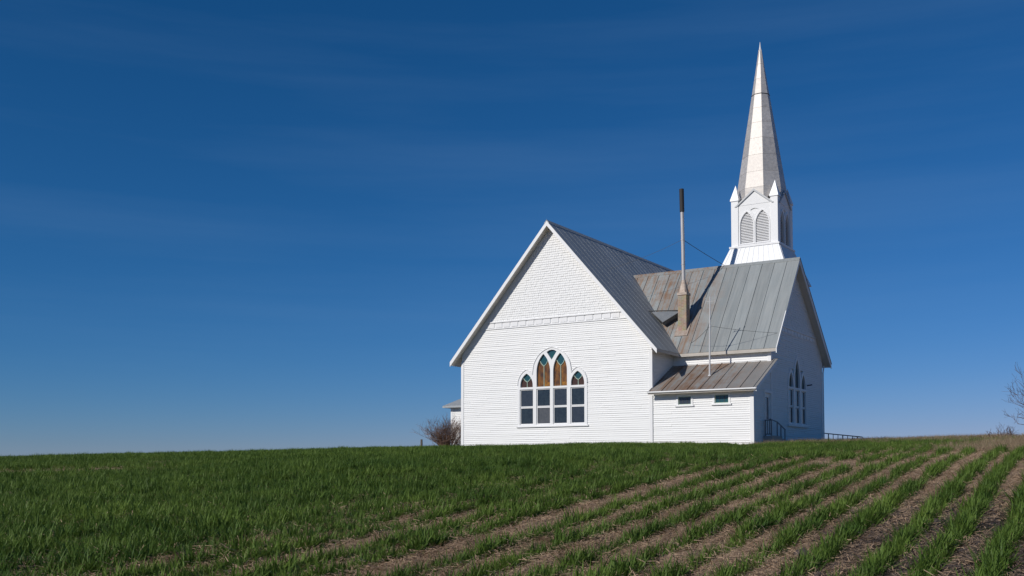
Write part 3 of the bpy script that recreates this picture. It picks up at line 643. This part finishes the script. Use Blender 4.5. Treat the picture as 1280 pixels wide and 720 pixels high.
# lamp bracket / pipe on the far corner and a downspout
MB().tube([(xB + .05, yR + .3, zeB - .1), (xB + .06, yR + .09, zeB - .5), (xB + .06, yR + .09, .3)], .035, 8).build('downspout', M['paint'], church)
MB().tube([(xB + .03, 7.9, 2.95), (xB + .28, 7.9, 2.98)], .03, 6).build('wall_bracket', M['black_metal'], church)

# ------------------------------------------------------------------ antenna on the porch roof
ab = Vector((13.01, 1.02, zpe + (1.02 + op) * sP + .0))
ant = tag(empty('television_antenna', ab), 'thin metal antenna mast with small crossbars standing on the rusty porch roof', 'antenna')
MB().tube([ab, ab + Vector((.02, 0, 2.0)), ab + Vector((.05, .02, 3.62))], [.045, .034, .022], 8).build('mast', M['mast'], ant)
MB().tube([ab + Vector((0, 0, -.01)), ab + Vector((0, 0, .05))], [.09, .07], 8).build('base_plate', M['mast'], ant)
tp = ab + Vector((.05, .02, 3.4))
MB().tube([tp + Vector((-.22, -.05, 0)), tp + Vector((.24, .05, .0))], .014, 6).build('crossbar', M['mast'], ant)
for q in (-.2, .0, .22): MB().tube([tp + Vector((q, q * .2, -.10)), tp + Vector((q, q * .2, .30 if q > .1 else .16))], .010, 5).build('element', M['mast'], ant)
cp = ab + Vector((.03, .01, 2.28)); MB().tube([cp - Vector((0, 0, .05)), cp + Vector((0, 0, .05))], .045, 8).build('clamp', M['mast'], ant)
wire(cp, (xB + gB - .05, 2.72, 4.98), .05, ant); wire(cp, (w + .9, 2.35, 4.72), .06, ant); pass

# ------------------------------------------------------------------ stoop and railings
gz = lambda x, y: float(ground_z(np.array(x), np.array(y)))
st0 = Vector((xB + .05, 1.3, gz(16, 2.5)))
stp = tag(empty('entry_stoop', st0), 'small stoop with dark handrails below the side door in the shaded wall', 'stoop')
MB().box(xB + .04, xB + .43, 1.25, 2.62, -.3, .28).build('landing', M['concrete'], stp)
for i in range(2): MB().box(xB + .05, xB + .42, 2.624 + .3 * i, 2.92 + .3 * i, -.3, .18 - .1 * i).build('step', M['concrete'], stp)
def rail_run(parent, pts, hts, base, balusters, m, r_=.022):
    MB().tube([Vector(p) + Vector((0, 0, h)) for p, h in zip(pts, hts)], r_, 6).build('top_rail', m, parent)
    MB().tube([Vector(p) + Vector((0, 0, h - balusters)) for p, h in zip(pts, hts)], r_ * .8, 6).build('bottom_rail', m, parent)
rx = xB + .37
for p, t in (((xB + .10, 1.3), .99), ((rx, 1.3), 1.0), ((rx, 2.1), .93), ((rx, 2.62), .80), ((rx, 3.2), .62)): MB().box(p[0] - .02, p[0] + .02, p[1] - .02, p[1] + .02, .05, t).build('rail_post', M['rail'], stp)
MB().box(xB + .08, rx + .03, 1.27, 1.33, .95, 1.0).build('top_rail', M['rail'], stp); MB().box(xB + .08, rx, 1.275, 1.325, .33, .38).build('bottom_rail', M['rail'], stp)
for k in range(1, 3): MB().box(xB + .10 + k * .09 - .015, xB + .10 + k * .09 + .015, 1.285, 1.315, .36, .96).build('baluster', M['rail'], stp)
MB().tube([(rx, 1.3, .99), (rx, 2.1, .92), (rx, 3.25, .60)], .024, 6).build('handrail', M['rail'], stp)
rm0 = Vector((14.6, 13.2, gz(15, 13.2)))
rmp = tag(empty('ramp_railing', rm0), 'low dark railing sloping down beyond the far corner of the shaded wall', 'railing')
ra, rb = Vector((14.2, 13.2, .80)), Vector((16.75, 13.2, .50))
MB().tube([ra, rb], .028, 6).build('top_rail', M['rail'], rmp); MB().tube([ra - Z * .32, rb - Z * .32], .02, 6).build('bottom_rail', M['rail'], rmp)
for k in range(11):
    p = ra.lerp(rb, k / 10); MB().tube([p, (p.x, p.y, gz(p.x, p.y) - .05)], .02 if k % 3 else .032, 6).build('baluster', M['rail'], rmp)

# ------------------------------------------------------------------ fence post
pp = Vector((-6.45, 5.0, gz(-6.45, 5) - .1))
po = MB(); po.tube([pp, pp + Vector((.01, 0, .3)), pp + Vector((.0, .01, .72))], [.075, .07, .06], 8)
po = po.build('fence_post', M['post'], None); tag(po, 'short weathered wooden post standing beyond the field beside the bare shrub', 'post')

# ------------------------------------------------------------------ bare woody plants
def grow(mb, p, d, L_, r_, depth, rnd, spread, up, seg=3, kids=(2, 4), rmin=.004):
    pts = [p]; rad = [r_]; q = p.copy(); dd = d.copy()
    for i in range(seg):
        dd = (dd + Vector((rnd.gauss(0, .16), rnd.gauss(0, .16), rnd.gauss(0, .10) + up))).normalized(); q = q + dd * L_ / seg; pts.append(q.copy()); rad.append(max(rmin * .7, r_ * (1 - .5 * (i + 1) / seg)))
    mb.tube(pts, rad, 5 if r_ > .015 else 3, cap=False)
    if depth == 0: return
    for _ in range(rnd.randint(*kids)):
        i = rnd.randint(1, seg); base = pts[i]; v = Vector((rnd.gauss(0, 1), rnd.gauss(0, 1), rnd.gauss(.2, .8))).normalized()
        grow(mb, base, (dd + v * spread).normalized(), L_ * rnd.uniform(.5, .8), max(rmin, rad[i] * .62), depth - 1, rnd, spread, up, seg, kids, rmin)
def shrub(name, loc, n, h, spread0, label, group=None, seed=1, m=None, depth=3, r0=.028):
    rnd = random.Random(seed); root = tag(empty(name, loc), label, 'shrub', group); loc = Vector(loc)
    big, fine = MB(), MB()
    for i in range(n):
        a = rnd.uniform(0, 2 * math.pi); t = rnd.uniform(.05, 1) ** .7 * spread0
        d = Vector((math.cos(a) * t, math.sin(a) * t, 1)).normalized()
        grow(big, loc + Vector((math.cos(a) * .25 * rnd.random(), math.sin(a) * .25 * rnd.random(), -.05)), d, h * rnd.uniform(.42, .62), r0 * rnd.uniform(.6, 1.1), depth, rnd, .75, .04, 4, (2, 4), .0055)
    big.build('stems', m or M['bark'], root, fix=False)
    return root
shrub('bare_shrub', (-2.55, 2.1, gz(-2.55, 2.1)), 60, 1.75, 1.05, 'wide leafless red brown shrub growing against the left corner of the church', seed=5)
# bare tree on the right skyline
def tree(loc, label, seed):
    rnd = random.Random(seed); loc = Vector(loc); root = tag(empty('bare_tree', loc), label, 'tree')
    tr = MB(); top = loc + Vector((-.1, .1, 1.5)); tr.tube([loc - Z * .2, loc + Vector((-.03, 0, .5)), loc + Vector((.02, .05, 1.0)), top], [.14, .105, .09, .075], 9)
    tr.build('trunk', M['bark2'], root, smooth=True, fix=False)
    cr = MB()
    for i in range(17):
        a = 2 * math.pi * i / 17 + rnd.uniform(-.2, .2); t = rnd.uniform(.25, 1.7); z = rnd.uniform(.1, .7) if i % 2 else rnd.uniform(.4, 1.4)
        grow(cr, loc + Vector((0, 0, z)), Vector((math.cos(a) * t, math.sin(a) * t, 1.0)).normalized(), rnd.uniform(1.1, 1.9), .045, 4, rnd, .7, .05, 4, (2, 3), .006)
    cr.build('crown', M['bark2'], root, fix=False); return root
tD = 47.0; tX = (1306 - 640) / 1280 * tD; tp2 = C2 + FW * tD + RT * tX
tree((tp2[0], tp2[1], gz(*tp2) - .35), 'bare leafless tree with reddish twigs on the dry grass skyline', 9)

# ------------------------------------------------------------------ crop, straw and dry grass (uncountable: geometry-node scatter)
def leaf_mat(name, c1, c2, trans=.25, yellow=.0):
    m = bpy.data.materials.new(name); m.use_nodes = True; t = m.node_tree; lk = t.links.new; b = t.nodes['Principled BSDF']; b.inputs['Roughness'].default_value = .55; b.inputs['Specular IOR Level'].default_value = .22
    g = N(t, 'ShaderNodeNewGeometry'); n = N(t, 'ShaderNodeTexNoise'); n.inputs['Scale'].default_value = .5; n.inputs['Detail'].default_value = 7; n.inputs['Roughness'].default_value = .75; lk(g.outputs['Position'], n.inputs['Vector'])
    r = N(t, 'ShaderNodeMapRange'); r.inputs[1].default_value = .35; r.inputs[2].default_value = .65; lk(n.outputs[0], r.inputs[0])
    x = N(t, 'ShaderNodeMix', data_type='RGBA'); x.inputs[6].default_value = (*c1, 1); x.inputs[7].default_value = (*c2, 1); lk(r.outputs[0], x.inputs[0])
    n2 = N(t, 'ShaderNodeTexNoise'); n2.inputs['Scale'].default_value = 45; lk(g.outputs['Position'], n2.inputs['Vector']); r2 = N(t, 'ShaderNodeMapRange'); r2.inputs[1].default_value = .64; r2.inputs[2].default_value = .74; r2.inputs[4].default_value = yellow; lk(n2.outputs[0], r2.inputs[0])
    y = N(t, 'ShaderNodeMix', data_type='RGBA'); lk(r2.outputs[0], y.inputs[0]); lk(x.outputs[2], y.inputs[6]); y.inputs[7].default_value = (.16, .14, .045, 1); lk(y.outputs[2], b.inputs['Base Color'])
    tr = N(t, 'ShaderNodeBsdfTranslucent'); lk(y.outputs[2], tr.inputs[0]); ms = N(t, 'ShaderNodeMixShader'); ms.inputs[0].default_value = trans; lk(b.outputs[0], ms.inputs[1]); lk(tr.outputs[0], ms.inputs[2])
    lk(ms.outputs[0], t.nodes['Material Output'].inputs[0]); return m
M['wheat'] = leaf_mat('winter_wheat_leaf', (.054, .112, .018), (.160, .240, .042), .28, .8)
M['dry'] = leaf_mat('dry_grass_blade', (.20, .15, .09), (.36, .28, .18), .15)
M['straw'] = leaf_mat('old_straw', (.28, .185, .115), (.56, .40, .265), .1)
def blade(mb, base, az, lean, L_, wd, curl, seg=3):
    d = Vector((math.cos(az), math.sin(az), 0)); sd = Vector((-math.sin(az), math.cos(az), 0)); p = Vector(base); ang = lean; o = len(mb.v)
    for i in range(seg + 1):
        ww = wd * (1 - (i / seg) ** 1.6) * .5 + .0004
        mb.v += [tuple(p - sd * ww), tuple(p + sd * ww)]
        p = p + (d * math.sin(ang) + Z * math.cos(ang)) * (L_ / seg); ang += curl / seg
    for i in range(seg): mb.f.append((o + 2 * i, o + 2 * i + 1, o + 2 * i + 3, o + 2 * i + 2))
def tufts(n, nb, hr, wd, leanr, curlr, rad, m, seed, name):
    r_ = random.Random(seed); res = []
    for k in range(n):
        mb = MB()
        for j in range(nb):
            a = r_.uniform(0, 6.283); q = rad * math.sqrt(r_.random()); blade(mb, (q * math.cos(a), q * math.sin(a), -.01), r_.uniform(0, 6.283), abs(r_.gauss(leanr[0], leanr[1])), r_.uniform(*hr), wd * r_.uniform(.7, 1.2), r_.uniform(*curlr))
        o = bpy.data.objects.new(name + '_variant', mb.mesh(name + '_variant', m, fix=False)); res.append(o)
    return res
def scatter(name, pts, scale, variants, label, cat, tilt=.15, seed=0):
    """points + per-point scale/rotation instanced through geometry nodes"""
    g = np.random.default_rng(seed); n = len(pts); me = bpy.data.meshes.new(name); me.vertices.add(n); me.vertices.foreach_set('co', np.asarray(pts, np.float32).ravel())
    def attr(nm, ty, dat):
        a = me.attributes.new(nm, ty, 'POINT'); a.data.foreach_set('vector' if ty == 'FLOAT_VECTOR' else 'value', dat.ravel())
    attr('s', 'FLOAT', np.asarray(scale, np.float32)); attr('k', 'INT', g.integers(0, len(variants), n).astype(np.int32))
    attr('r', 'FLOAT_VECTOR', np.stack([g.normal(0, tilt, n), g.normal(0, tilt, n), g.uniform(0, 6.283, n)], 1).astype(np.float32))
    o = bpy.data.objects.new(name, me); col.objects.link(o); tag(o, label, cat, kind='stuff')
    t = bpy.data.node_groups.new(name + '_scatter', 'GeometryNodeTree'); t.interface.new_socket('Geometry', in_out='INPUT', socket_type='NodeSocketGeometry'); t.interface.new_socket('Geometry', in_out='OUTPUT', socket_type='NodeSocketGeometry')
    gi, go = N(t, 'NodeGroupInput'), N(t, 'NodeGroupOutput'); iop = N(t, 'GeometryNodeInstanceOnPoints'); jn = N(t, 'GeometryNodeJoinGeometry'); lk = t.links.new
    for v in reversed(variants):
        oi = N(t, 'GeometryNodeObjectInfo'); oi.inputs['Object'].default_value = v; oi.inputs['As Instance'].default_value = False
        g2 = N(t, 'GeometryNodeGeometryToInstance'); lk(oi.outputs['Geometry'], g2.inputs[0]); lk(g2.outputs[0], jn.inputs[0])
    def na(nm, ty): q = N(t, 'GeometryNodeInputNamedAttribute'); q.data_type = ty; q.inputs[0].default_value = nm; return q.outputs[0]
    e2r = N(t, 'FunctionNodeEulerToRotation'); lk(na('r', 'FLOAT_VECTOR'), e2r.inputs[0])
    lk(gi.outputs[0], iop.inputs['Points']); lk(jn.outputs[0], iop.inputs['Instance']); iop.inputs['Pick Instance'].default_value = True; lk(na('k', 'INT'), iop.inputs['Instance Index']); lk(e2r.outputs[0], iop.inputs['Rotation']); lk(na('s', 'FLOAT'), iop.inputs['Scale']); lk(iop.outputs[0], go.inputs[0])
    md = o.modifiers.new('scatter', 'NODES'); md.node_group = t
    return o
def world_xy(Xc, D): return C2[0] + RT[0] * Xc + FW[0] * D, C2[1] + RT[1] * Xc + FW[1] * D
def in_church(x, y): return ((x > -.15) & (x < xB + .1) & (y > -.12) & (y < 17)) | ((x > xB - .2) & (x < xB + .8) & (y > 1.1) & (y < 3.4)) | ((x > -3.2) & (x < .1) & (y > 3.2) & (y < 7.5))
def seen(Xc, D): return (D > 5.5) & (D < 60) & (np.abs(Xc) < .56 * D + 2.5)
# drill rows up the hill
P = []
vs = VROWS
for v in vs:
    n = int(54 / .0145); D = 5.5 + 54 * rng.random(n); d9 = D - 9; wob = .05 * (vnoise(D, v + 50, 3, 21) - .5) * 2
    Xc = v * (1 + .013 * d9) + .50 * d9 + wob + rng.normal(0, .048, n); P.append(np.stack([Xc, D, np.zeros(n) + 0.], 1))
P = np.concatenate(P); x, y = world_xy(P[:, 0], P[:, 1]); k = seen(P[:, 0], P[:, 1]) & ~in_church(x, y) & ~headland(x, y)
P, x, y = P[k], x[k], y[k]
v = rowcoord(P[:, 0], P[:, 1]); D = P[:, 1]
patch = vnoise(x, y, 2.2, 31) * .6 + vnoise(x, y, .8, 32) * .4
thick = np.clip((-v + 1.0) / 4, 0, 1)                     # crop stands thicker to the left
mid = np.exp(-((D - 21) / 5.5) ** 2) * np.clip((v + 1.5) / 3, 0, 1) * np.clip((3.2 - v) / 1.2, 0, 1)   # thin strip in mid slope
keep = rng.random(len(v)) < np.clip(.74 + 1.7 * (patch - .40) + .35 * thick - .66 * mid, .03, 1)
xr, yr_ = x[keep], y[keep]; sc_r = (1.08 + .55 * (patch[keep] - .3) + .16 * thick[keep]) * rng.uniform(.6, 1.3, keep.sum()) * (.85 + .5 * (vnoise(xr, yr_, .35, 77) - .35))
# self-sown plants filling between the rows on the left
nF = 280000; D = 5.5 + 54 * np.sqrt(rng.random(nF)); Xc = (rng.random(nF) * 2 - 1) * (.56 * D + 2.5); x, y = world_xy(Xc, D); v = rowcoord(Xc, D)
patch = vnoise(x, y, 2.6, 41) * .55 + vnoise(x, y, .7, 42) * .45
pf = np.clip((-v - 2.2) / 6, 0, 1) * np.clip((patch - .24) * 3.6, 0, 1)
pf = np.where(headland(x, y), np.where((x < 24.5 + 1.5 * np.sin(y * 2)), np.clip((patch - .12) * 4, 0, 1) * np.clip((27 - x) / 6, .25, 1), 0), pf)
gapv = np.minimum(np.minimum(np.abs(v + 2.97), np.abs(v + 4.3)), np.abs(v + 1.62)) < .34; past = np.where(np.abs(v + 1.62) < .34, D > 23, np.where(np.abs(v + 2.97) < .34, D > 15, D > 12))
pf = np.where(gapv & past & ~headland(x, y), np.clip((patch - .2) * 2.6, 0, .9), pf)
bare_l = np.exp(-(((Xc + 14.0) / 4.5) ** 2 + ((D - 29.5) / 2.0) ** 2)) + .9 * np.exp(-(((Xc + 12.5) / 2.5) ** 2 + ((D - 34) / .8) ** 2))
pf = pf * (1 - np.clip(bare_l * 1.8, 0, 1)) * np.where(headland(x, y), 1, np.where(((np.abs(v + 2.97) < .2) & (D < 15)) | ((np.abs(v + 4.3) < .22) & (D < 12)) | ((np.abs(v + 1.62) < .2) & (D < 22)), .2, 1))
k = (rng.random(nF) < pf) & ~in_church(x, y) & seen(Xc, D) & (y < 12); xf, yf = x[k], y[k]; sc_f = rng.uniform(.55, 1.25, k.sum()) * (.75 + .4 * patch[k]) * (.85 + .5 * (vnoise(xf, yf, .4, 78) - .35))
Xr, Dr = camxd(xr, yr_); bl = np.exp(-(((Xr + 14.0) / 4.5) ** 2 + ((Dr - 29.5) / 2.0) ** 2)) + .9 * np.exp(-(((Xr + 12.5) / 2.5) ** 2 + ((Dr - 34) / .8) ** 2)); kk = rng.random(len(xr)) > np.clip(bl * 1.5, 0, .97); kk &= ~((xr > 25.5) & (yr_ > -12.3))
xr, yr_, sc_r = xr[kk], yr_[kk], sc_r[kk]
xa, ya, sa = np.concatenate([xr, xf]), np.concatenate([yr_, yf]), np.concatenate([sc_r, sc_f])
za = ground_z(xa, ya)
wheat_v = tufts(12, 13, (.085, .21), .013, (.46, .32), (.2, 1.1), .04, M['wheat'], 4, 'wheat')
scatter('winter_wheat', np.stack([xa, ya, za], 1), sa, wheat_v, 'young green winter wheat drilled in rows over the hillside field', 'crop', .12, 1)
print('wheat tufts', len(xa))
# straw litter
nS = 190000; D = 5.5 + 40 * rng.random(nS) ** 1.3; Xc = (rng.random(nS) * 2 - 1) * (.56 * D + 2); x, y = world_xy(Xc, D); v = rowcoord(Xc, D); s_ = straw_amount(x, y)
ph = np.clip(rowdist(v) / .28, 0, 1) * .5         # 0 on a drill row, .5 between
k = (rng.random(nS) < np.clip(s_ * 1.1 - .05 + vnoise(x, y, .6, 51) * .3, .12, 1) * np.where(headland(x, y), .4, .08 + 1.7 * ph)) & ~in_church(x, y); x, y = x[k], y[k]
def straw_variants():
    res = []; r_ = random.Random(8)
    for q in range(6):
        mb = MB()
        for j in range(12):
            a = r_.uniform(0, 6.28); p = Vector((r_.uniform(-.12, .12), r_.uniform(-.12, .12), r_.uniform(.0, .035))); Lh = r_.uniform(.025, .085); u = Vector((math.cos(a), math.sin(a), r_.gauss(.05, .16))); sd = Vector((-math.sin(a), math.cos(a), r_.gauss(0, .3))) * .0021 * r_.uniform(.7, 1.4); e = p + u * Lh; o = len(mb.v)
            mb.v += [tuple(p - sd), tuple(p + sd), tuple(e + sd), tuple(e - sd)]; mb.f.append((o, o + 1, o + 2, o + 3))
        res.append(bpy.data.objects.new('straw_variant', mb.mesh('straw_variant', M['straw'], fix=False)))
    return res
scatter('straw_litter', np.stack([x, y, ground_z(x, y) + .004], 1), rng.uniform(.6, 1.25, len(x)), straw_variants(), 'pale old straw and stubble lying between the crop rows', 'straw', .22, 2)
# dry grass beyond the crop, right skyline and along the church
nD = 90000; x = rng.uniform(-4, 46, nD); y = rng.uniform(-14, 16, nD); Xc, D = camxd(x, y)
pd = np.where(x > 24, np.clip((x - 24) / 3, 0, 1) * np.clip((y + 12 + vnoise(x, y, 2, 61) * 3) / 3, 0, 1), np.where(x > xB, np.clip((y + 2.0) / 2, 0, 1), 0)) * (.25 + .75 * (vnoise(x, y, 1.2, 62) > .4))
k = (rng.random(nD) < pd) & ~in_church(x, y); x, y = x[k], y[k]
dry_v = tufts(6, 16, (.10, .34), .006, (.45, .35), (.1, 1.0), .08, M['dry'], 14, 'dry_grass')
scatter('dry_grass', np.stack([x, y, ground_z(x, y)], 1), rng.uniform(.5, 1.1, len(x)), dry_v, 'low dry tan grass along the right skyline beyond the crop', 'grass', .15, 3)

# clods of soil on the worked strips
nC = 110000; D = 5.5 + 22 * rng.random(nC) ** 1.2; Xc = rng.uniform(-.1, .56, nC) * D + rng.uniform(-1, 2, nC); x, y = world_xy(Xc, D); v = rowcoord(Xc, D)
k = (rng.random(nC) < (.85 - straw_amount(x, y)) * np.clip(rowdist(v) / .2, .15, 1)) & ~headland(x, y); x, y = x[k], y[k]
def clods():
    res = []; r_ = random.Random(4)
    for q in range(5):
        mb = MB(); t = (1 + 5 ** .5) / 2
        pv = [(-1, t, 0), (1, t, 0), (-1, -t, 0), (1, -t, 0), (0, -1, t), (0, 1, t), (0, -1, -t), (0, 1, -t), (t, 0, -1), (t, 0, 1), (-t, 0, -1), (-t, 0, 1)]
        mb.v = [tuple(c * .0062 * r_.uniform(.65, 1.35) * (.7 if i == 2 else 1) for i, c in enumerate(p)) for p in pv]
        mb.f = [(0, 11, 5), (0, 5, 1), (0, 1, 7), (0, 7, 10), (0, 10, 11), (1, 5, 9), (5, 11, 4), (11, 10, 2), (10, 7, 6), (7, 1, 8), (3, 9, 4), (3, 4, 2), (3, 2, 6), (3, 6, 8), (3, 8, 9), (4, 9, 5), (2, 4, 11), (6, 2, 10), (8, 6, 7), (9, 8, 1)]
        res.append(bpy.data.objects.new('clod_variant', mb.mesh('clod_variant', M['clod'], fix=False)))
    return res
M['clod'] = mat('soil_clod', (.045, .036, .033), .95, noise=(5, .8, (.10, .08, .072)), spec=.2)
scatter('soil_clods', np.stack([x, y, ground_z(x, y) + .004], 1), rng.gamma(2.0, .5, len(x)) + .25, clods(), 'dark crumbly clods of bare soil between the near rows', 'soil', .5, 6)
# knee-high dead weeds where the crop stops
for i, (u, D_) in enumerate(((1258, 43.5), (1246, 43.0), (1222, 44.5))):
    q = C2 + FW * D_ + RT * ((u - 640) / 1280 * D_)
    shrub('dead_weed', (q[0], q[1], gz(*q)), 7 + 3 * (i == 0), (.75, .5, .42)[i], 1.0, ('knee-high dark dead weed in the dry grass, the tallest and nearest to the bare tree', 'small dead weed beside the tallest weed in the dry grass', 'low dead weed standing apart in the dry grass, farthest from the bare tree')[i], 'dead weeds in the dry grass', 20 + i, M['bark2'], 2, .012)
